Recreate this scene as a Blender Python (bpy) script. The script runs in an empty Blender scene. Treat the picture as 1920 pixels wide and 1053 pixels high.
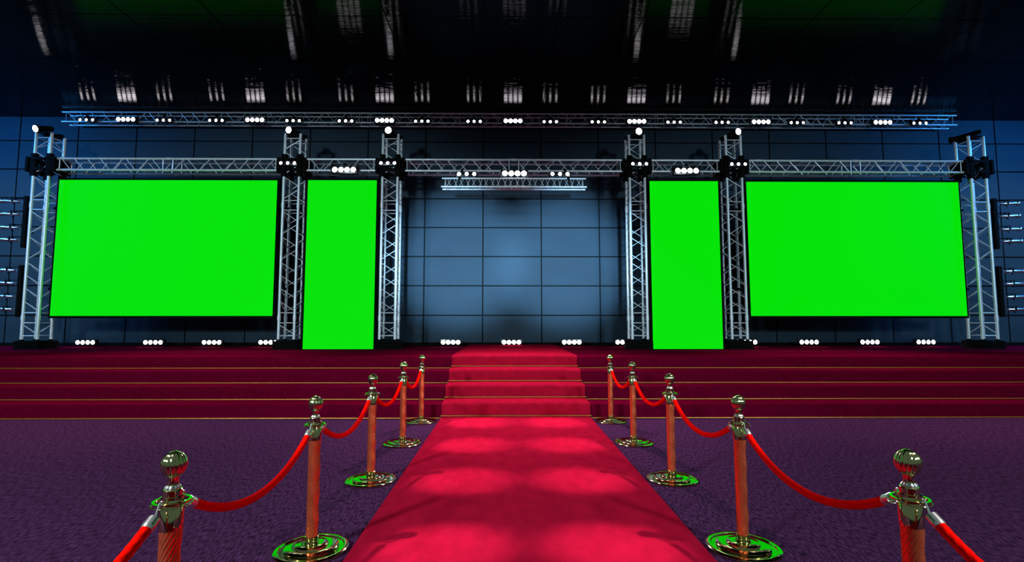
import bpy, bmesh, math, random
from mathutils import Vector, Matrix
random.seed(4)
PI = math.pi
C = bpy.context.scene.collection

# ------------------------------------------------------------------ materials
def nodes(name):
    m = bpy.data.materials.new(name); m.use_nodes = True
    return m, m.node_tree.nodes, m.node_tree.links, m.node_tree.nodes['Principled BSDF']

def mat(name, col, rough=.5, metal=0, spec=.5, noise=None, bump=None):
    """noise = (scale, amount, (sx,sy,sz)); bump = (scale, strength, (sx,sy,sz))"""
    m, N, L, b = nodes(name)
    b.inputs['Base Color'].default_value = (*col, 1)
    b.inputs['Roughness'].default_value = rough
    b.inputs['Metallic'].default_value = metal
    b.inputs['Specular IOR Level'].default_value = spec
    def tex(scale, st, detail=4):
        tc = N.new('ShaderNodeTexCoord'); mp = N.new('ShaderNodeMapping'); mp.inputs['Scale'].default_value = st
        nz = N.new('ShaderNodeTexNoise'); nz.inputs['Scale'].default_value = scale; nz.inputs['Detail'].default_value = detail
        L.new(tc.outputs['Object'], mp.inputs[0]); L.new(mp.outputs[0], nz.inputs['Vector'])
        return nz
    if noise:
        nz = tex(noise[0], noise[2])
        cr = N.new('ShaderNodeValToRGB'); a = noise[1]
        cr.color_ramp.elements[0].position = .32; cr.color_ramp.elements[1].position = .68
        cr.color_ramp.elements[0].color = (*[c*(1-a) for c in col], 1)
        cr.color_ramp.elements[1].color = (*[min(1, c*(1+a)) for c in col], 1)
        L.new(nz.outputs['Fac'], cr.inputs[0]); L.new(cr.outputs[0], b.inputs['Base Color'])
    if bump:
        nz = tex(bump[0], bump[2])
        bp = N.new('ShaderNodeBump'); bp.inputs['Strength'].default_value = bump[1]; bp.inputs['Distance'].default_value = .01
        L.new(nz.outputs['Fac'], bp.inputs['Height']); L.new(bp.outputs[0], b.inputs['Normal'])
    return m

def emit(name, col, s):
    m, N, L, b = nodes(name)
    b.inputs['Base Color'].default_value = (.02, .02, .02, 1)
    b.inputs['Roughness'].default_value = .4
    b.inputs['Emission Color'].default_value = (*col, 1)
    b.inputs['Emission Strength'].default_value = s
    return m

M = dict(
    alu=mat('brushed_aluminium', (.74, .80, .86), .38, .35, .5, noise=(9, .07, (1, 1, .2))),
    black=mat('black_powder_coat', (.0035, .0035, .0035), .8, 0, .04, noise=(30, .3, (1, 1, 1))),
    blackgloss=mat('black_plastic', (.008, .006, .012), .25, 0, .4, noise=(30, .3, (1, 1, 1))),
    chrome=mat('polished_chrome', (.42, .44, .60), .2, .9, .5, noise=(20, .08, (1, 1, 1))),
    silver=mat('satin_silver', (.80, .82, .76), .26, .9, .5, noise=(40, .06, (1, 1, 1))),
    gold=mat('polished_brass', (.70, .58, .27), .09, 1, .5, noise=(14, .10, (1, 1, 1))),
    twist=mat('copper_red_twisted_metal', (.98, .15, .06), .24, .75, .5, noise=(25, .12, (1, 1, 1))),
    rope=mat('red_velvet_rope', (.97, .004, .001), 1, 0, 0, noise=(60, .06, (1, 1, 1)), bump=(200, .2, (1, 1, 1))),
    wall=mat('dark_slate_panel', (.014, .031, .052), .60, 0, .2, noise=(1.1, .10, (.7, 1, 1.6)), bump=(6, .03, (.3, 1, 1))),
    seam=mat('shadow_gap_backing', (.002, .004, .005), .7, 0, .1, noise=(10, .2, (1, 1, 1))),
    ceil=mat('black_gloss_ceiling_panel', (.0015, .0015, .0025), .055, 0, .045, noise=(3, .2, (1, 1, 1)), bump=(5, .30, (.1, 8, 1))),
    floor=mat('purple_woven_carpet', (.070, .021, .066), 1, 0, 0, noise=(75, .75, (1, .22, 1)), bump=(120, .5, (1, .3, 1))),
    runner=mat('red_plush_carpet', (.38, .005, .026), 1, 0, 0, noise=(9, .12, (1, .6, 1)), bump=(70, .15, (1, 1, 1))),
    steps=mat('crimson_stage_carpet', (.125, .001, .016), 1, 0, 0, noise=(12, .12, (1, 1, 1)), bump=(70, .15, (1, 1, 1))),
    deck=mat('dark_crimson_deck', (.15, .002, .022), .9, 0, .0, noise=(9, .15, (1, 1, 1))),
    trim=mat('gold_stair_rod', (.50, .20, .04), .4, .7, .5, noise=(20, .1, (1, 1, 1))),
    lens=emit('lit_white_lens', (1.0, .93, 1.0), 24),
    lens_dim=emit('lit_small_lens', (1.0, .92, 1.0), 20),
    lens_side=emit('lit_side_lens', (.9, .95, 1.0), 1.3),
    green=emit('chroma_green_screen', (0.0, .775, 0.0), 1.0),
)
gb = M['green'].node_tree.nodes['Principled BSDF']
gb.inputs['Base Color'].default_value = (.004, .004, .004, 1); gb.inputs['Roughness'].default_value = .9; gb.inputs['Specular IOR Level'].default_value = .1

# ------------------------------------------------------------------ mesh helpers
def box(bm, x0, x1, y0, y1, z0, z1, bev=0):
    vs = [bm.verts.new((x, y, z)) for x in (x0, x1) for y in (y0, y1) for z in (z0, z1)]
    fs = [(0, 1, 3, 2), (4, 6, 7, 5), (0, 4, 5, 1), (2, 3, 7, 6), (0, 2, 6, 4), (1, 5, 7, 3)]
    faces = [bm.faces.new([vs[i] for i in f]) for f in fs]
    if bev:
        es = list({e for f in faces for e in f.edges})
        bmesh.ops.bevel(bm, geom=es, offset=bev, segments=2, affect='EDGES', profile=.6)

def tube(bm, a, b, r, n=10, r2=None, cap=True, smooth=True):
    a, b = Vector(a), Vector(b); d = (b-a).normalized()
    u = d.orthogonal().normalized(); v = d.cross(u); r2 = r if r2 is None else r2
    A = [bm.verts.new(a+(u*math.cos(t)+v*math.sin(t))*r) for t in [2*PI*i/n for i in range(n)]]
    B = [bm.verts.new(b+(u*math.cos(t)+v*math.sin(t))*r2) for t in [2*PI*i/n for i in range(n)]]
    for i in range(n):
        f = bm.faces.new((A[i], A[(i+1) % n], B[(i+1) % n], B[i])); f.smooth = smooth
    if cap:
        bm.faces.new(A[::-1]); bm.faces.new(B)

def lathe(bm, prof, n=32, lobes=0, amp=0, smooth=True, cap=True):
    """prof = list of (r, z); optional lobes: vertical ribs"""
    rings = []
    for r, z in prof:
        ring = []
        for i in range(n):
            t = 2*PI*i/n
            k = 1 - amp*abs(math.cos(lobes*t/2))**6 if lobes else 1
            ring.append(bm.verts.new((r*k*math.cos(t), r*k*math.sin(t), z)))
        rings.append(ring)
    for a, b in zip(rings, rings[1:]):
        for i in range(n):
            f = bm.faces.new((a[i], a[(i+1) % n], b[(i+1) % n], b[i])); f.smooth = smooth
    if cap:
        bm.faces.new(rings[0][::-1]); bm.faces.new(rings[-1])

def obj(name, bm, m, parent=None, label=None, sharp=True):
    bmesh.ops.recalc_face_normals(bm, faces=bm.faces[:])
    me = bpy.data.meshes.new(name); bm.to_mesh(me); bm.free()
    for mm in (m if isinstance(m, (list, tuple)) else [m]): me.materials.append(mm)
    if sharp: me.set_sharp_from_angle(angle=.7)
    o = bpy.data.objects.new(name, me); C.objects.link(o)
    if parent: o.parent = parent
    if label: o['label'] = label
    return o

def thing(name, label, cat, loc=(0, 0, 0), rot=(0, 0, 0), group=None):
    o = bpy.data.objects.new(name, None); C.objects.link(o)
    o.location = loc; o.rotation_euler = rot; o['label'] = label; o['category'] = cat
    o.empty_display_size = .1
    if group: o['group'] = group
    return o

def dup(root, loc, label, rot=None):
    r = root.copy(); C.objects.link(r); r.location = loc; r['label'] = label
    if rot is not None: r.rotation_euler = rot
    for ch in list(root.children):
        c = ch.copy(); C.objects.link(c); c.parent = r
        for g in list(ch.children):
            d = g.copy(); C.objects.link(d); d.parent = c
    return r

def struct(name, bm, m):
    o = obj(name, bm, m); o['kind'] = 'structure'; return o

B = bmesh.new
CXM = .025            # the rig's centre line

# ------------------------------------------------------------------ room
WY, WZ = 13.93, 7.165
PW, PH = 1.601, .802
SX0 = -.80            # a wall seam
bm = B()
g = .017
box(bm, -22, 22, WY+.05, WY+.25, 0, WZ+.2)
for f in bm.faces: f.material_index = 1
z0s = [1.675+PH*j for j in range(-3, 8)]
for k in range(-13, 15):
    x0 = SX0+PW*k+g; x1 = SX0+PW*(k+1)-g
    for z in z0s:
        a, b = max(z+g, 0), min(z+PH-g, WZ)
        if b-a > .05: box(bm, x0, x1, WY, WY+.06, a, b)
struct('wall_back', bm, [M['wall'], M['seam']])
bm = B()
box(bm, -22, 22, 4.2, WY+.06, WZ+.05, WZ+.2)
for f in bm.faces: f.material_index = 1
for k in range(-13, 15):
    for j in range(0, 6):
        box(bm, SX0+PW*k+g*.6, SX0+PW*(k+1)-g*.6, WY-PW*(j+1)+g*.6, WY-PW*j-g*.6, WZ, WZ+.06)
struct('ceiling', bm, [M['ceil'], M['seam']])
bm = B(); box(bm, -22, 22, -7, WY+.25, -.12, 0)
struct('floor', bm, M['floor'])
bm = B(); box(bm, -21.9, 21.9, WY-.05, WY, .853, .945, .006)
struct('baseboard_back', bm, M['black'])

# ------------------------------------------------------------------ stage
SH = .853; RZ = SH/4
FEET = [8.142, 8.65, 9.125, 9.603]
st = thing('stage_platform', 'wide stage platform with four crimson carpeted steps along its whole front', 'stage', (0, 8.14, 0))
for i in range(4):
    bm = B(); y1 = FEET[i+1]+.02 if i < 3 else 11.0
    box(bm, -20, 20, FEET[i]-8.14, y1-8.14, 0 if i == 0 else RZ*i-.02, RZ*(i+1), .012)
    obj('step', bm, M['steps'], st)
bm = B(); box(bm, -20, 20, 10.95-8.14, WY-.052-8.14, .3, SH+.004)
obj('deck', bm, M['deck'], st, 'dark crimson stage deck')
for i in range(4):
    bm = B(); y = FEET[i]-8.14-.047; z = RZ*i+.011
    tube(bm, (-20, y, z), (20, y, z), .010, 8)
    obj('stair_rod', bm, M['trim'], st, 'thin gold rod at the foot of a riser')

# red carpet: a thick runner over floor, steps and stage
T = .034; HW = 1.158
path = [(-5.5, T)]
for i in range(4):
    f = FEET[i]-T; z = RZ*i+T
    path += [(f-.012, z), (f, z+.012)]
    zt = RZ*(i+1)+T
    for k in range(6):
        a = PI/2*k/5
        path.append((f+.055*(1-math.cos(a)), zt-.055*(1-math.sin(a))))
path += [(WY-.06, SH+.004+T)]
bm = B()
NX = 8; rows = []
for (y, z) in path:
    row = []
    for k in range(NX+1):
        s = k/NX*2-1
        row.append(bm.verts.new((HW*s, y, z - (.010 if abs(s) > .99 else 0))))
    rows.append(row)
for a, b in zip(rows, rows[1:]):
    for k in range(NX):
        f = bm.faces.new((a[k], a[k+1], b[k+1], b[k])); f.smooth = True
# sides follow the stair profile
base = [(-5.5, .001)]
for i in range(4):
    base += [(FEET[i]-.001, RZ*i+.001), (FEET[i]-.001, RZ*(i+1)+.001)]
base += [(WY-.06, SH+.005)]
for s, k in ((-1, 0), (1, NX)):
    low = [bm.verts.new((HW*s, y, z)) for y, z in base]
    top = [r[k] for r in rows]
    # stitch strip by nearest parameter
    i = j = 0
    while i < len(top)-1 or j < len(low)-1:
        if j == len(low)-1 or (i < len(top)-1 and (top[i+1].co-low[j].co).length <= (low[j+1].co-top[i].co).length):
            bm.faces.new((top[i], top[i+1], low[j])); i += 1
        else:
            bm.faces.new((top[i], low[j+1], low[j])); j += 1
rc = obj('red_carpet_runner', bm, M['runner'])
for i in range(4):
    bm = B(); y = FEET[i]-T-.014; z = RZ*i+T+.012
    tube(bm, (-HW-.02, y, z), (HW+.02, y, z), .009, 8)
    obj('stair_rod', bm, M['trim'], rc, 'thin gold rod across the carpet')
rc['label'] = 'bright red carpet runner leading up the middle of the steps'; rc['category'] = 'carpet'

# ------------------------------------------------------------------ trusses
def lacing_pts(n, mirror=False):
    p = '\\\\\\\\/\\/\\' if n == 8 else ('\\\\\\\\/\\/\\\\' if n == 9 else ('\\/'*20)[:n])
    if mirror:
        p = ''.join({'\\': '/', '/': '\\'}[c] for c in p[::-1])
    return p

def truss(root, secs, w, h, rc=.026, rl=.0085, axis='x', cap=.0, coupler=True, chord_names=True):
    """box truss along local x (or z); secs = list of (start, end, mirror); w = depth, h = height"""
    def V(s, a, b):      # a: across (up for x-axis, x for z-axis); b: depth
        return (s, b, a) if axis == 'x' else (a, b, s)
    lo = secs[0][0]-cap; hi = secs[-1][1]+cap
    for a in (-h/2, h/2):
        for b in (-w/2, w/2):
            bm = B()
            tube(bm, V(lo, a, b), V(hi, a, b), rc, 12)
            if coupler:
                for (s0, e0, _), (s1, e1, _) in zip(secs, secs[1:]):
                    m = (e0+s1)/2
                    tube(bm, V(m-.06, a, b), V(m+.06, a, b), rc*1.25, 12)
            obj('chord', bm, M['alu'], root)
    for fi, (p0, p1) in enumerate((((-h/2, -w/2), (h/2, -w/2)), ((-h/2, w/2), (h/2, w/2)),
                                   ((-h/2, -w/2), (-h/2, w/2)), ((h/2, -w/2), (h/2, w/2)))):
        for (s, e, mir) in secs:
            bm = B()
            n = max(1, round((e-s)/.303))
            pat = lacing_pts(n, mir)
            if fi % 2: pat = ''.join({'\\': '/', '/': '\\'}[c] for c in pat)
            for x in (s, e): tube(bm, V(x, *p0), V(x, *p1), rl*1.2, 8)
            c = (e-s)/n
            for i, ch in enumerate(pat):
                q0, q1 = s+c*(i+.12), s+c*(i+.88)
                hi_, lo_ = (p1, p0)
                if axis == 'z':      # seen from the front, '\' runs from upper left to lower right
                    A, Bq = (V(q1, *p0), V(q0, *p1)) if ch == '\\' else (V(q0, *p0), V(q1, *p1))
                else:
                    A, Bq = (V(q0, *p1), V(q1, *p0)) if ch == '\\' else (V(q0, *p0), V(q1, *p1))
                tube(bm, A, Bq, rl, 6)
            obj('lacing', bm, M['alu'], root)

TW = .365; TY = 12.335
def make_tower(label, x):
    t = thing('truss_tower', label, 'truss tower', (x, TY, SH), group=None)
    truss(t, [(.32, .622, False), (.86, 3.315, False), (3.549, 5.076, True)], TW, TW, .033, .0095, 'z', .115)
    # ballast base
    bm = B()
    for k in range(3):
        box(bm, -.285, .285, -.27, .29, .001+.068*k, .001+.068*k+.058, .008)
    box(bm, -.26, .26, -.25, .26, .0, .20)
    for a in (-1, 1):
        for b in (-1, 1):
            tube(bm, (a*TW/2, b*TW/2, .2), (a*TW/2, b*TW/2, .235), .05, 12, .04)
    obj('base', bm, M['black'], t, 'black stacked base')
    # sleeve block
    bm = B(); s = TW/2; zb, zt = 4.982-SH, 5.532-SH
    for a in (-1, 1):
        for b in (-1, 1):
            box(bm, a*s-.062, a*s+.062, b*s-.05, b*s+.05, zb, zt, .01)
    for zz in (zb+.14, zb+.385):
        for b in (-1, 1): box(bm, -s-.05, s+.05, b*(s+.035)-.025, b*(s+.035)+.025, zz, zz+.065, .006)
        for a in (-1, 1): box(bm, a*(s+.045)-.028, a*(s+.045)+.028, -s-.05, s+.05, zz, zz+.065, .006)
    for a in (-1, 1):
        for b in (-1, 1):
            box(bm, a*(s+.13)-.035, a*(s+.13)+.035, b*s-.07, b*s+.06, zb+.10, zt-.09, .01)
        for zz in (zb+.14, zb+.385): box(bm, a*(s+.13)-.025, a*(s+.13)+.025, -s, s, zz, zz+.05)
        for b in (-1, 1):
            for zz in (zb+.14, zb+.385): box(bm, min(a*s, a*(s+.13)), max(a*s, a*(s+.13)), b*s-.02, b*s+.02, zz, zz+.05)
    obj('sleeve_block', bm, M['black'], t, 'black sleeve block around the crossing truss')
    # top plate
    bm = B()
    box(bm, -.20, .24, -.02, .10, 5.185, 5.225, .006)
    box(bm, -.05, .05, -s, s+.02, 5.18, 5.215, .006)
    for b in (-1, 1): box(bm, -s-.02, s+.02, b*s-.025, b*s+.025, 5.175, 5.205, .004)
    obj('top_plate', bm, M['black'], t, 'black cap plate')
    return t
TX = dict(L0=-11.31, L1=-5.33, L2=-2.963, R1=3.014, R2=5.381, R0=11.376)
tl = dict(L0='outermost silver lattice tower at the left edge of the stage',
          L1='silver lattice tower between the big left green screen and the narrow left one',
          L2='silver lattice tower on the inner side of the narrow left green screen',
          R1='silver lattice tower on the inner side of the narrow right green screen',
          R2='silver lattice tower between the narrow right green screen and the big right one',
          R0='outermost silver lattice tower at the right edge of the stage')
tow = {}
for k in TX:
    if not tow: tow[k] = make_tower(tl[k], TX[k])
    else: tow[k] = dup(tow['L0'], (TX[k], TY, SH), tl[k])
for k in tow: tow[k]['group'] = 'lattice towers of the stage rig'

# cross trusses at 5.28 m
MZ = 5.282; MY = 12.34
def cross(x0, x1, label, n):
    L = x1-x0; t = thing('cross_truss', label, 'truss', ((x0+x1)/2, MY, MZ), group='horizontal trusses joining the towers')
    s = -L/2+.07; secs = []
    gap = .235; sl = (L-.14-gap*(n-1))/n
    for i in range(n):
        secs.append((s, s+sl, i % 2 == 1)); s += sl+gap
    truss(t, secs, .34, .276, .025, .0095, 'x', .07)
    return t
e = .33
cross(TX['L0']+e, TX['L1']-e, 'silver truss crossing above the big left green screen', 2)
cross(TX['L1']+e, TX['L2']-e, 'silver truss crossing above the narrow left green screen', 1)
cross(TX['L2']+e, TX['R1']-e, 'silver truss crossing over the open middle of the stage', 2)
cross(TX['R1']+e, TX['R2']-e, 'silver truss crossing above the narrow right green screen', 1)
cross(TX['R2']+e, TX['R0']-e, 'silver truss crossing above the big right green screen', 2)

# long upper truss, hung under the ceiling
UY, UZ = 13.58, 6.975
t = thing('overhead_truss', 'long silver truss hanging just under the black ceiling above all the screens', 'truss', (CXM, UY, UZ))
secs = []; s = -11.98; n = 9; gap = .235; sl = (23.96-gap*(n-1))/n
for i in range(n): secs.append((s, s+sl, i >= 5)); s += sl+gap
truss(t, secs, .26, .262, .021, .007, 'x', .11)
for x in (-10.9, -5.5, 0, 5.5, 10.9):
    bm = B()
    for b in (-.13, .13):
        tube(bm, (x, b, .13), (x, b, WZ-UZ-.002), .008, 6)
        box(bm, x-.04, x+.04, b-.03, b+.03, WZ-UZ-.012, WZ-UZ-.001)
    obj('hanger', bm, M['black'], t, 'short black ceiling hanger')

# small triangular truss in front of the middle cross truss
t = thing('triangular_truss', 'short triangular silver truss under the lamps over the middle of the stage', 'truss', (.02, 11.56, 4.56))
L = 1.655
P3 = [(-.115, 0), (.115, 0), (0, .225)]
for b, z in P3:
    bm = B(); tube(bm, (-L, b, z), (L, b, z), .021, 12); obj('chord', bm, M['alu'], t)
for i in range(3):
    b0, z0 = P3[i]; b1, z1 = P3[(i+1) % 3]
    bm = B(); n = 22; c = (2*L-.2)/n
    for k in range(n):
        x = -L+.1+c*k
        A, Q = ((b0, z0), (b1, z1)) if k % 2 else ((b1, z1), (b0, z0))
        tube(bm, (x+.02, *A), (x+c-.02, *Q), .006, 6)
    for x in (-L+.08, L-.08): tube(bm, (x, b0, z0), (x, b1, z1), .009, 8)
    obj('lacing', bm, M['alu'], t)
bm = B()
for x in (-1.25, 1.25):
    tube(bm, (x, 0, .225), (x, .63, .58), .014, 8)
    box(bm, x-.03, x+.03, .58, .66, .55, .62, .006)
    box(bm, x-.03, x+.03, -.03, .03, .20, .255, .006)
obj('hanging_arm', bm, M['black'], t, 'black arm clamped to the cross truss')

# ------------------------------------------------------------------ green screens
def screen(name, x0, x1, z0, z1, y, label, stand):
    t = thing(name, label, 'screen', ((x0+x1)/2, y, z0))
    w = (x1-x0)/2; h = z1-z0; bz = .055
    bm = B()
    box(bm, -w-bz, w+bz, .012, .13, -(.0 if stand else bz), h+bz, .012)
    for k in range(1, 6):      # stiffening ribs on the back
        xx = -w+2*w*k/6; box(bm, xx-.02, xx+.02, .13, .16, .05, h-.05)
    obj('cabinet', bm, M['black'], t, 'thin black cabinet')
    bm = B(); box(bm, -w, w, 0, .014, .006 if stand else 0, h)
    obj('display_panel', bm, M['green'], t, 'glowing plain green display')
    bm = B()
    if stand:
        for sx in (-w*.7, w*.7): box(bm, sx-.05, sx+.05, .13, .42, 0, .04, .006); box(bm, sx-.02, sx+.02, .13, .16, .02, 1.6); tube(bm, (sx, .15, 1.4), (sx, .40, .03), .014, 8)
        obj('back_stand', bm, M['black'], t)
    else:
        for zz in (h*.2, h*.8):
            box(bm, -w-.24, w+.24, .165, .20, zz-.03, zz+.03, .004)
        obj('mounting_bar', bm, M['black'], t)
    return t
screen('green_screen', -11.0, -5.742, 1.640, 4.932, 12.30, 'big wide green screen on the left, lifted off the stage', False)
screen('green_screen', 5.745, 10.998, 1.640, 4.932, 12.30, 'big wide green screen on the right, lifted off the stage', False)
screen('green_screen', -4.906, -3.266, SH+.005, 4.880, 12.08, 'narrow upright green screen on the left, standing on the stage', True)
screen('green_screen', 3.297, 4.948, SH+.005, 4.880, 12.08, 'narrow upright green screen on the right, standing on the stage', True)

# ------------------------------------------------------------------ lamps
def make_blinder(name, label, cat, n, d, sp, lensmat, loc, deep=.09, rot=0, group=None, yoke=1, reach=0):
    """origin at the lens centre; faces -y"""
    t = thing(name, label, cat, loc, (rot, 0, 0), group)
    W = sp*(n-1)/2+d*.5+d*.28; H = d*.5+d*.22
    bm = B()
    box(bm, -W, W, .004, deep, -H, H, min(.012, d*.12))
    for k in range(5): box(bm, -W*.85, W*.85, deep, deep+.012, -H*.8+k*H*.38, -H*.8+k*H*.38+H*.14)
    for i in range(n):
        x = (i-(n-1)/2)*sp
        # bezel ring
        m = 20; r0, r1 = d*.5, d*.58
        v = [[bm.verts.new((x+r*math.cos(2*PI*k/m), y, r*math.sin(2*PI*k/m))) for k in range(m)] for r, y in ((r1, .004), (r1, -.012), (r0, -.012), (r0, .006))]
        for a, b in zip(v, v[1:]):
            for k in range(m): bm.faces.new((a[k], a[(k+1) % m], b[(k+1) % m], b[k]))
    obj('housing', bm, M['blackgloss'], t)
    for i in range(n):
        x = (i-(n-1)/2)*sp; bm = B(); m = 16
        rings = [[bm.verts.new((x+r*math.cos(2*PI*k/m), y, r*math.sin(2*PI*k/m))) for k in range(m)] for r, y in ((d*.5, .002), (d*.46, -.006))]
        for k in range(m): bm.faces.new((rings[0][k], rings[0][(k+1) % m], rings[1][(k+1) % m], rings[1][k]))
        bm.faces.new(rings[1]); bm.faces.new(rings[0][::-1])
        obj('lens', bm, lensmat, t)
    if reach:
        bm = B()
        for a in (-.6, .6): box(bm, a*W-.03, a*W+.03, deep-.01, reach, -.035, .025, .005)
        obj('clamp', bm, M['black'], t)
    if yoke:
        bm = B(); y = deep*.5; s = yoke
        for a in (-1, 1): box(bm, a*(W+.012)-.006, a*(W+.012)+.006, y-.015, y+.015, min(0, s*(H+.05)), max(0, s*(H+.05)))
        box(bm, -W-.018, W+.018, y-.015, y+.015, s*(H+.05)-.005, s*(H+.05)+.005)
        box(bm, -.03, .03, y-.02, y+.02, min(s*(H+.05), s*(H+.08)), max(s*(H+.05), s*(H+.08)))
        obj('yoke', bm, M['black'], t)
    return t

# floor lamps behind the towers
FX = [-11.013, -9.278, -7.772, -6.317, -1.602, -.022, 1.547, 2.939, 6.15, 7.763, 9.365, 10.844]
fl = ['four-eyed floor lamp nearest the leftmost tower, below the big left green screen',
      'four-eyed floor lamp below the big left green screen, second from its left end',
      'four-eyed floor lamp below the big left green screen, third from its left end',
      'four-eyed floor lamp half hidden by the tower base right of the big left screen',
      'four-eyed floor lamp on the open stage, left of the red carpet centre',
      'four-eyed floor lamp at the end of the red carpet, middle of the open stage',
      'four-eyed floor lamp on the open stage, right of the red carpet centre',
      'four-eyed floor lamp mostly hidden behind the inner right tower base, one lens showing',
      'four-eyed floor lamp peeking out right of the tower beside the narrow right green screen',
      'four-eyed floor lamp below the big right green screen, nearest its left end',
      'four-eyed floor lamp below the big right green screen, under its middle',
      'four-eyed floor lamp below the big right green screen, nearest the rightmost tower']
zf = .972
f0 = make_blinder('floor_lamp', fl[0], 'stage lamp', 4, .108, .129, M['lens'], (FX[0], 13.4, zf), .09, 0, 'four-eyed lamps on the stage floor', -1)
# a foot so it stands on the deck
bm = B()
box(bm, -.20, .20, .0, .10, SH+.005-zf, SH+.016-zf)
obj('foot', bm, M['black'], f0)
for x, l in zip(FX[1:], fl[1:]): dup(f0, (x, 13.4, zf), l)

# upper truss lamps
U4 = [x*1.0185 for x in (-10.098, -6.744, -3.358, .017, 3.283, 6.579, 9.821)]
ord_ = ['first', 'second', 'third', 'fourth, exactly central', 'fifth', 'sixth', 'seventh']
nm = ['leftmost of the bright four-eyed lamps on the long overhead truss',
      'bright four-eyed overhead truss lamp above the right part of the big left screen',
      'bright four-eyed overhead truss lamp above the tower right of the narrow left screen',
      'bright four-eyed lamp on the middle of the long overhead truss',
      'bright four-eyed lamp on the overhead truss above the inner right tower',
      'bright four-eyed overhead truss lamp above the left end of the big right screen',
      'rightmost of the bright four-eyed lamps on the long overhead truss']
u0 = make_blinder('truss_lamp', nm[0], 'stage lamp', 4, .110, .129, M['lens'], (U4[0], 13.34, 6.865), .085, .12, 'four-eyed lamps on the overhead truss', 1, .12)
for x, l in zip(U4[1:], nm[1:]): dup(u0, (x, 13.34, 6.865), l)
pxs3 = [162, 306.5, 405, 549.7, 648, 791, 889, 1031.8, 1121.8, 1263.8, 1353.8, 1494.5, 1584, 1724.5]
f_, PT, YA, CAMX, CAMH = 960., .0795, .0101, -.1436, 1.5
cy_, sy_, cp_, sp_ = math.cos(YA), math.sin(YA), math.cos(PT), math.sin(PT)
FW = Vector((sy_*cp_, cy_*cp_, sp_)); RT = Vector((cy_, -sy_, 0)); UP = RT.cross(FW)
def at(px, py, Y):
    r = FW + RT*((px-960)/f_) + UP*((526.5-py)/f_)
    return Vector((CAMX, 0, CAMH)) + r*(Y/r.y)
n3 = ['small three-eyed lamp at the left end of the overhead truss',
      'small three-eyed lamp on the overhead truss, just right of the leftmost bright lamp',
      'small three-eyed lamp on the overhead truss, just left of the second bright lamp',
      'small three-eyed lamp on the overhead truss, right above the second tower from the left',
      'small three-eyed lamp on the overhead truss above the narrow left green screen',
      'small three-eyed overhead lamp just right of the third bright lamp from the left',
      'small three-eyed lamp on the overhead truss, nearest left of the central bright lamp',
      'small three-eyed lamp on the overhead truss, nearest right of the central bright lamp',
      'small three-eyed lamp on the overhead truss, just left of the inner right tower',
      'small three-eyed lamp on the overhead truss above the narrow right green screen',
      'small three-eyed overhead lamp just left of the second bright lamp from the right',
      'small three-eyed overhead lamp above the left half of the big right screen',
      'small three-eyed lamp on the overhead truss, just left of the rightmost bright lamp',
      'small three-eyed lamp at the right end of the overhead truss']
v0 = None
for px, l in zip(pxs3, n3):
    x = at(px, 228, 13.34).x
    if v0 is None: v0 = make_blinder('truss_spotlight', l, 'stage lamp', 3, .072, .165, M['lens_dim'], (x, 13.34, 6.845), .08, .12, 'three-eyed lamps on the overhead truss', 1, .12)
    else: dup(v0, (x, 13.34, 6.845), l)

# lamps on the middle trusses
def front4(px, py, Y, l, g=None, yk=1):
    p = at(px, py, Y); return make_blinder('truss_lamp', l, 'stage lamp', 4, .126, .146, M['lens'], p, .10, .0, g, yk, .14 if yk > 0 else 0)
front4(645, 318, 12.02, 'wide bright four-eyed lamp on the cross truss above the narrow left green screen', 'large four-eyed lamps on the cross trusses')
front4(1288, 320, 12.02, 'wide bright four-eyed lamp on the cross truss above the narrow right green screen', 'large four-eyed lamps on the cross trusses')
front4(964.5, 325, 11.58, 'wide bright four-eyed lamp over the middle of the stage, on the triangular truss', 'lamps on the triangular truss', -1)
for px, w in ((875, 'left'), (1050, 'right')):
    make_blinder('truss_spotlight', 'three-eyed lamp at the %s end of the triangular truss over the open stage' % w, 'stage lamp', 3, .085, .175, M['lens_dim'],
                 at(px, 326, 11.58), .09, 0, 'lamps on the triangular truss', -1)
cl = ['three-eyed lamp clamped to the tower sleeve right of the big left screen',
      'three-eyed lamp clamped to the black sleeve of the inner left tower',
      'three-eyed lamp clamped to the black sleeve of the inner right tower',
      'three-eyed lamp clamped to the tower sleeve left of the big right screen']
w0 = None
for px, py, l in ((539.5, 305.5, cl[0]), (727, 305.5, cl[1]), (1199.3, 307, cl[2]), (1384.5, 307.5, cl[3])):
    p = at(px, py, 11.99)
    if w0 is None: w0 = make_blinder('tower_lamp', l, 'stage lamp', 3, .072, .162, M['lens_dim'], p, .07, 0, 'three-eyed lamps on the tower sleeves', 0)
    else: dup(w0, p, l)

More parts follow.
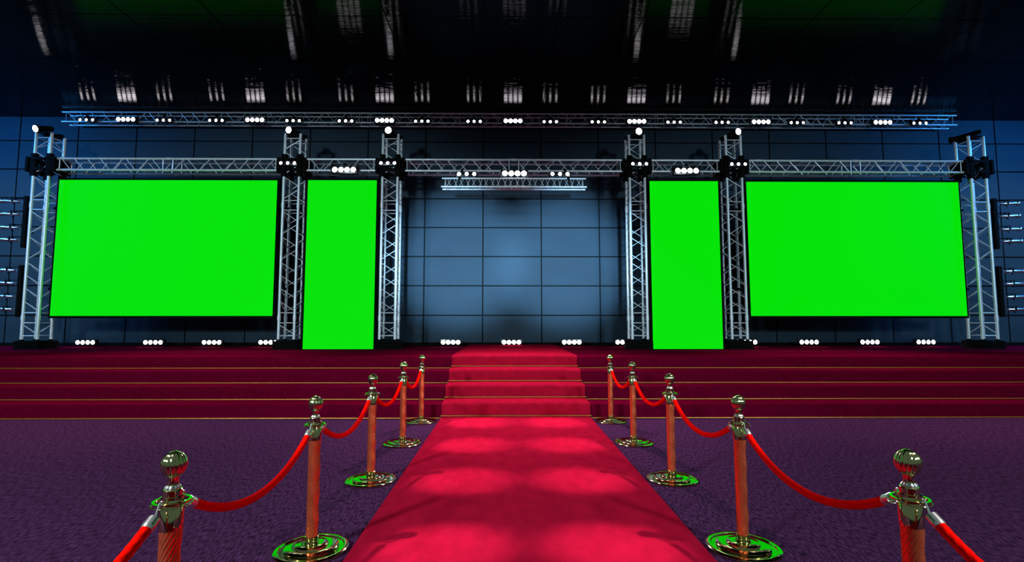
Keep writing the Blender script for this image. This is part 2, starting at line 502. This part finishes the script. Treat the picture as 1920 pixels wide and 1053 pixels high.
# single spotlights on the tower tops: local axis points out of the lens along -y
def make_spot(name, label, loc, rot, grp, d=.155, length=.42, on=True):
    t = thing(name, label, 'stage lamp', loc, rot, grp)
    bm = B(); prof = [(d*.30, length), (d*.42, length-.03), (d*.45, .12), (d*.60, .06), (d*.60, 0), (d*.5, -.004), (d*.5, .008)]
    lathe(bm, prof, 24, cap=False)
    bm.faces.new([v for v in bm.verts if abs(v.co.z-length) < 1e-5])
    bmesh.ops.rotate(bm, verts=bm.verts[:], matrix=Matrix.Rotation(PI/2, 3, 'X') @ Matrix.Rotation(PI, 3, 'X'))
    obj('housing', bm, M['black'], t)
    bm = B(); m = 20; vs = [bm.verts.new((d*.5*math.cos(2*PI*k/m), .004, d*.5*math.sin(2*PI*k/m))) for k in range(m)]
    v2 = [bm.verts.new((d*.45*math.cos(2*PI*k/m), -.004, d*.45*math.sin(2*PI*k/m))) for k in range(m)]
    for k in range(m): bm.faces.new((vs[k], vs[(k+1) % m], v2[(k+1) % m], v2[k]))
    bm.faces.new(v2); bm.faces.new(vs[::-1])
    obj('lens', bm, M['lens'] if on else M['blackgloss'], t)
    bm = B()
    for a in (-1, 1): box(bm, a*d*.62-.006, a*d*.62+.006, .14, .18, -.10, .02)
    box(bm, -d*.64, d*.64, .14, .18, -.11, -.098)
    obj('yoke', bm, M['black'], t)
    return t
tops = [(66, 241, (.35, 0, -.15), 'single bright spotlight on top of the leftmost tower', 11.95),
        (541, 243.5, (0.1, 0, -.25), 'single bright spotlight on top of the tower right of the big left screen', 12.0),
        (728, 244, (0.1, 0, -.1), 'single bright spotlight on top of the inner left tower', 12.0),
        (1198, 246, (0.1, 0, .1), 'single bright spotlight on top of the inner right tower', 12.0),
        (1384.5, 246.5, (0.1, 0, .25), 'single bright spotlight on top of the tower left of the big right screen', 12.0)]
for px, py, rot, l, Y in tops:
    make_spot('tower_spotlight', l, at(px, py, Y), rot, 'single spotlights on the tower tops')
# the last one points away, towards the upper right and back
make_spot('tower_spotlight', 'dark spotlight on top of the rightmost tower, turned away from view', (11.13, 12.62, 6.10), (.10, 0, -2.5), None, .13, .62, False)

# side lamp bars with chrome cylinders
def side_bar(x, z0, z1, sgn, label, zs, names, off):
    t = thing('lamp_bar', label, 'mounting bar', (x, 12.2, z0), group='black lamp bars beside the outer towers')
    bm = B(); box(bm, -.045, .045, -.045, .045, 0, z1-z0, .006)
    obj('upright', bm, M['black'], t)
    bm = B()
    for k in (.29, .73): 
        zz = (z1-z0)*k
        box(bm, min(0, -sgn*.20), max(0, -sgn*.20), -.02, .02, zz-.012, zz+.012)
    obj('bracket', bm, M['black'], t)
    for z, l in zip(zs, names):
        s = thing('side_lamp', l, 'stage lamp', (x+sgn*.13, 12.2, z), (0, sgn*-.03, 0), 'chrome lamps beside the outer towers')
        bm = B(); L = .47
        prof = [(.0, 0), (.034, .002), (.040, .02), (.040, L-.05), (.052, L-.04), (.056, L-.02), (.056, L), (.049, L), (.046, L-.02)]
        lathe(bm, prof, 24, cap=False)
        bmesh.ops.rotate(bm, verts=bm.verts[:], matrix=Matrix.Rotation(sgn*PI/2, 3, 'Y'))
        obj('barrel', bm, M['chrome'], s)
        bm = B(); lathe(bm, [(.048, L-.012), (.044, L+.004), (.02, L+.012)], 20)
        bmesh.ops.rotate(bm, verts=bm.verts[:], matrix=Matrix.Rotation(sgn*PI/2, 3, 'Y'))
        obj('lens', bm, M['lens_side'], s)
        bm = B()
        for yy in (-.048, .048):
            box(bm, min(sgn*.17, sgn*.20), max(sgn*.17, sgn*.20), yy-.004, yy+.004, -.02, .075)
        box(bm, min(-sgn*.09, sgn*.20), max(-sgn*.09, sgn*.20), -.052, .052, .072, .080)
        tube(bm, (sgn*.16, 0, -.04), (sgn*.20, 0, -.075), .012, 8)
        obj('yoke', bm, M['black'], s)
hi = ['topmost', 'second from the top', 'third from the top', 'lowest']
for sgn, x, w in ((-1, -11.645, 'left'), (1, 11.745, 'right')):
    side_bar(x, 3.255, 4.50, sgn, 'upper black lamp bar beside the %smost tower' % w, (4.37, 4.06, 3.735, 3.44),
             ['%s chrome lamp on the upper bar at the %s edge' % (h, w) for h in hi], 0)
    side_bar(x, 1.615, 2.837, sgn, 'lower black lamp bar beside the %smost tower' % w, (2.71, 2.405, 2.09, 1.788),
             ['%s chrome lamp on the lower bar at the %s edge' % (h, w) for h in hi], 0)

# ------------------------------------------------------------------ stanchions
SXX = 1.429; SY0 = 2.0415; DY = 1.4746
def make_stanchion(label):
    t = thing('rope_stanchion', label, 'stanchion', (0, 0, 0), group='brass rope stanchions beside the red carpet')
    bm = B()
    lathe(bm, [(.226, 0), (.235, .006), (.235, .016), (.226, .022), (.206, .022), (.201, .014), (.173, .014), (.171, .030), (.166, .033), (.106, .033), (.104, .043), (.100, .046), (.050, .047)], 72)
    obj('base', bm, M['gold'], t)
    bm = B(); lathe(bm, [(.045, .044), (.046, .056), (.041, .060), (.041, .082), (.044, .086), (.044, .093), (.039, .096)], 32)
    obj('lower_collar', bm, M['gold'], t)
    # twisted post
    bm = B(); n = 96; fl_ = 16; rows_ = 90; rings = []
    for j in range(rows_+1):
        z = .09+(.715-.09)*j/rows_
        tw = z*2*PI/.52
        wob = .0012*math.sin(z*38)
        ring = []
        for i in range(n):
            a = 2*PI*i/n
            r = .0330 + .0050*abs(math.cos(fl_*(a-tw)/2))**.7 + wob
            ring.append(bm.verts.new((r*math.cos(a)+wob, r*math.sin(a), z)))
        rings.append(ring)
    for a, b in zip(rings, rings[1:]):
        for i in range(n):
            f = bm.faces.new((a[i], a[(i+1) % n], b[(i+1) % n], b[i])); f.smooth = True
    obj('twisted_post', bm, M['twist'], t, 'spirally fluted coppery red post', sharp=False)
    bm = B(); lathe(bm, [(.038, .711), (.0415, .713), (.0415, .806), (.040, .808), (.040, .834), (.034, .836), (.034, .858), (.031, .861), (.018, .862)], 40)
    obj('upper_collar', bm, M['gold'], t)
    bm = B()
    v = [[bm.verts.new((r*math.cos(2*PI*k/40), r*math.sin(2*PI*k/40), z)) for k in range(40)] for r, z in ((.066, .812), (.066, .819), (.056, .819), (.056, .812))]
    for i in range(4):
        a, b = v[i], v[(i+1) % 4]
        for k in range(40): bm.faces.new((a[k], a[(k+1) % 40], b[(k+1) % 40], b[k]))
    v = [[bm.verts.new(((.069+.0022*math.cos(q))*math.cos(2*PI*k/40), (.069+.0022*math.cos(q))*math.sin(2*PI*k/40), .805+.0022*math.sin(q))) for k in range(40)] for q in [2*PI*h/6 for h in range(6)]]
    for i in range(6):
        a, b = v[i], v[(i+1) % 6]
        for k in range(40): bm.faces.new((a[k], a[(k+1) % 40], b[(k+1) % 40], b[k]))
    for k in range(4):
        a = PI/4+k*PI/2
        tube(bm, (.036*math.cos(a), .036*math.sin(a), .812), (.069*math.cos(a), .069*math.sin(a), .809), .004, 6)
    obj('rope_ring', bm, M['gold'], t)
    bm = B(); lathe(bm, [(.018, .860), (.028, .861), (.029, .868), (.024, .874), (.020, .877)], 40, 8, .16)
    obj('cushion_ring', bm, M['silver'], t, 'small pale lobed ring under the neck')
    bm = B()
    prof = [(.021, .872), (.019, .885), (.020, .900), (.024, .908)]
    lathe(bm, prof, 32)
    obj('neck', bm, M['gold'], t)
    bm = B(); prof = []
    for k in range(1, 20):
        a = -PI/2+PI*k/20
        prof.append((.0465*math.cos(a), .951+.051*math.sin(a)))
    lathe(bm, prof, 96, 14, .07)
    lathe(bm, [(.007, .994), (.008, .999), (.006, 1.004), (.002, 1.006)], 12)
    obj('ball_finial', bm, M['gold'], t, 'ribbed polished ball finial')
    return t
where = ['in the near foreground', 'second from the camera', 'third from the camera', 'fourth from the camera', 'fifth and last, at the foot of the steps']
S0 = None; stan = {}
for sgn, sd in ((-1, 'left'), (1, 'right')):
    for i in range(-1, 5):
        if i < 0: l = 'brass rope stanchion on the %s side, out of the picture by the camera' % sd
        else: l = 'brass rope stanchion on the %s side, %s' % (sd, where[i])
        p = (SXX*sgn, min(SY0+DY*i, 7.855), 0)
        if S0 is None: S0 = make_stanchion(l); S0.location = p; o = S0
        else: o = dup(S0, p, l)
        stan[(sgn, i)] = o

def strand(path_, r, lobes=5, n=20, twist=2*PI/.22):
    bm = B(); rings = []; s = 0; prev = None
    for k, p in enumerate(path_):
        a = path_[max(0, k-1)]; b = path_[min(len(path_)-1, k+1)]
        d = (b-a).normalized(); u = Vector((1, 0, 0)); u = (u-d*u.dot(d)).normalized(); v = d.cross(u)
        if prev is not None: s += (p-prev).length
        prev = p; ring = []
        for i in range(n):
            t_ = 2*PI*i/n; rr = r*(.90+.10*abs(math.cos(lobes*(t_-s*twist)/2)))
            ring.append(bm.verts.new(p+(u*math.cos(t_)+v*math.sin(t_))*rr))
        rings.append(ring)
    for a, b in zip(rings, rings[1:]):
        for i in range(n):
            f = bm.faces.new((a[i], a[(i+1) % n], b[(i+1) % n], b[i])); f.smooth = True
    bm.faces.new(rings[0][::-1]); bm.faces.new(rings[-1])
    return bm

rl = ['running from the nearest stanchion out of the picture', 'between the nearest and the second stanchion',
      'between the second and the third stanchion', 'between the third and the fourth stanchion', 'between the fourth and the last stanchion']
for sgn, sd in ((-1, 'left'), (1, 'right')):
    for i in range(-1, 4):
        y0 = SY0+DY*i+.071; y1 = min(SY0+DY*(i+1), 7.855)-.071; x = SXX*sgn; z0 = .812
        t = thing('rope', 'red rope on the %s side, %s' % (sd, rl[i+1]), 'rope', (x, y0, z0), group='red ropes hung between the stanchions')
        L = y1-y0; sag = .195
        # catenary
        a_ = L*.62
        def cat(s): return a_*(math.cosh((s-L/2)/a_)-math.cosh(L/2/a_))
        k_ = sag/-cat(L/2)
        pts = []
        for k in range(61):
            s = L*k/60; pts.append(Vector((0, s, cat(s)*k_-.012)))
        # ferrules take the first stretch at both ends
        acc = [0]
        for p, q in zip(pts, pts[1:]): acc.append(acc[-1]+(q-p).length)
        tot = acc[-1]
        def along(d):
            for k in range(60):
                if acc[k+1] >= d:
                    f = (d-acc[k])/(acc[k+1]-acc[k]); return pts[k].lerp(pts[k+1], f)
            return pts[-1]
        N_ = 170
        path_ = [along(.062+(tot-.124)*k/N_) for k in range(N_+1)]
        obj('cord', strand(path_, .0195), M['rope'], t, 'twisted red cord', sharp=False)
        for e_ in (0, 1):
            A = along(.024 if not e_ else tot-.024); Q = along(.078 if not e_ else tot-.078)
            bm = B(); d = (Q-A)
            tube(bm, A, A+d*.15, .010, 16, .021); tube(bm, A+d*.15, A+d*.8, .0215, 16, .0225); tube(bm, A+d*.8, Q, .0225, 16, .020)
            fe = obj('ferrule', bm, M['silver'], t, 'pale metal end cap')
            bm = B()       # hook: a small bent wire reaching over the ring
            h0 = A; h1 = Vector((0, -.006 if not e_ else L+.006, .020))
            mid = (h0+h1)/2+Vector((0, 0, .006))
            pts_ = [h0, h0.lerp(mid, .6), mid.lerp(h1, .5)+Vector((0, 0, .004)), h1, h1+Vector((0, -.008 if not e_ else .008, -.008)), h1+Vector((0, -.004 if not e_ else .004, -.018))]
            for p, q in zip(pts_, pts_[1:]): tube(bm, p, q, .0038, 8)
            obj('hook', bm, M['silver'], fe)

# ------------------------------------------------------------------ lights
def spot(name, loc, to, power, col, ang, blend=.5, size=.1):
    l = bpy.data.lights.new(name, 'SPOT'); l.energy = power; l.color = col
    l.spot_size = math.radians(ang); l.spot_blend = blend; l.shadow_soft_size = size
    o = bpy.data.objects.new(name, l); C.objects.link(o); o.location = loc
    o.rotation_euler = (Vector(to)-Vector(loc)).to_track_quat('-Z', 'Y').to_euler()
    return o
# pools on the red carpet
for y, p in ((7.62, 1350), (6.28, 1300), (4.90, 1350), (3.46, 1450), (1.9, 1000)):
    for q in (-1, 1):
        spot('carpet_spot', (q*3.6, y-.5, 4.3), (q*.54, y, 0), p*1.3, (1, .80, .92), 10.8, .95, .06)
# unseen lights added over the steps, clear of the overhead truss, to brighten treads
for x in (-13, -6.5, 0, 6.5, 13):
    spot('added_step_light', (x, 9.3, 6.9), (x, 8.9, 0), {0: 1250, 6.5: 1250, 13: 650}[abs(x)], (1, .66, .90), 70, 1, .25)
# lamps over the middle of the stage shine forward
spot('centre_lamp_beam', (.04, 11.40, 5.05), (0, 4.5, 0), 900, (1, .80, 1), 95, .8, .10)
# blue wall washes
for q in (-1, 1):
    spot('wall_wash', (q*1.9, 1.0, 2.7), (q*1.42, WY, 3.15), 25500, (.25, .53, .77), 19.5, .85, .25)
    spot('outer_wall_wash', (q*15.0, 10.3, 6.4), (q*13.2, WY, 4.2), 1000, (.03, .34, 1.0), 118, .7, .25)
for q in (-1, 1):
    spot('added_low_wash', (q*15.5, 7.0, 5.5), (q*13.8, WY, 2.4), 1100, (.45, .85, 1.0), 60, .9, .3)  # added pale blue fill for the lower outer wall, with no fixture
# unseen key lights added behind the camera to brighten rig, ropes and floor
for q, p in ((-1, 4300), (1, 3000)):
    spot('added_front_key', (q*7, -3.5, 5.0), (q*7, 8.0, -4.2), p, (.68, .93, 1.0), 96, .25, .5)

w = bpy.data.worlds.new('hall'); bpy.context.scene.world = w; w.use_nodes = True
w.node_tree.nodes['Background'].inputs[0].default_value = (.35, .62, .58, 1)
w.node_tree.nodes['Background'].inputs[1].default_value = .20

# ------------------------------------------------------------------ camera
cam = bpy.data.cameras.new('camera'); co = bpy.data.objects.new('camera', cam); C.objects.link(co)
cam.sensor_width = 36; cam.lens = 18.0; cam.clip_end = 200; cam.clip_start = .05
mw = Matrix.Identity(4)
for i, v in enumerate((RT, UP, -FW)):
    for j in range(3): mw[j][i] = v[j]
mw.translation = (CAMX, 0, CAMH)
co.matrix_world = mw
sc = bpy.context.scene; sc.camera = co
sc.view_settings.view_transform = 'Standard'; sc.view_settings.look = 'None'
sc.view_settings.gamma = 1; sc.view_settings.use_curve_mapping = False; sc.view_settings.exposure = 0
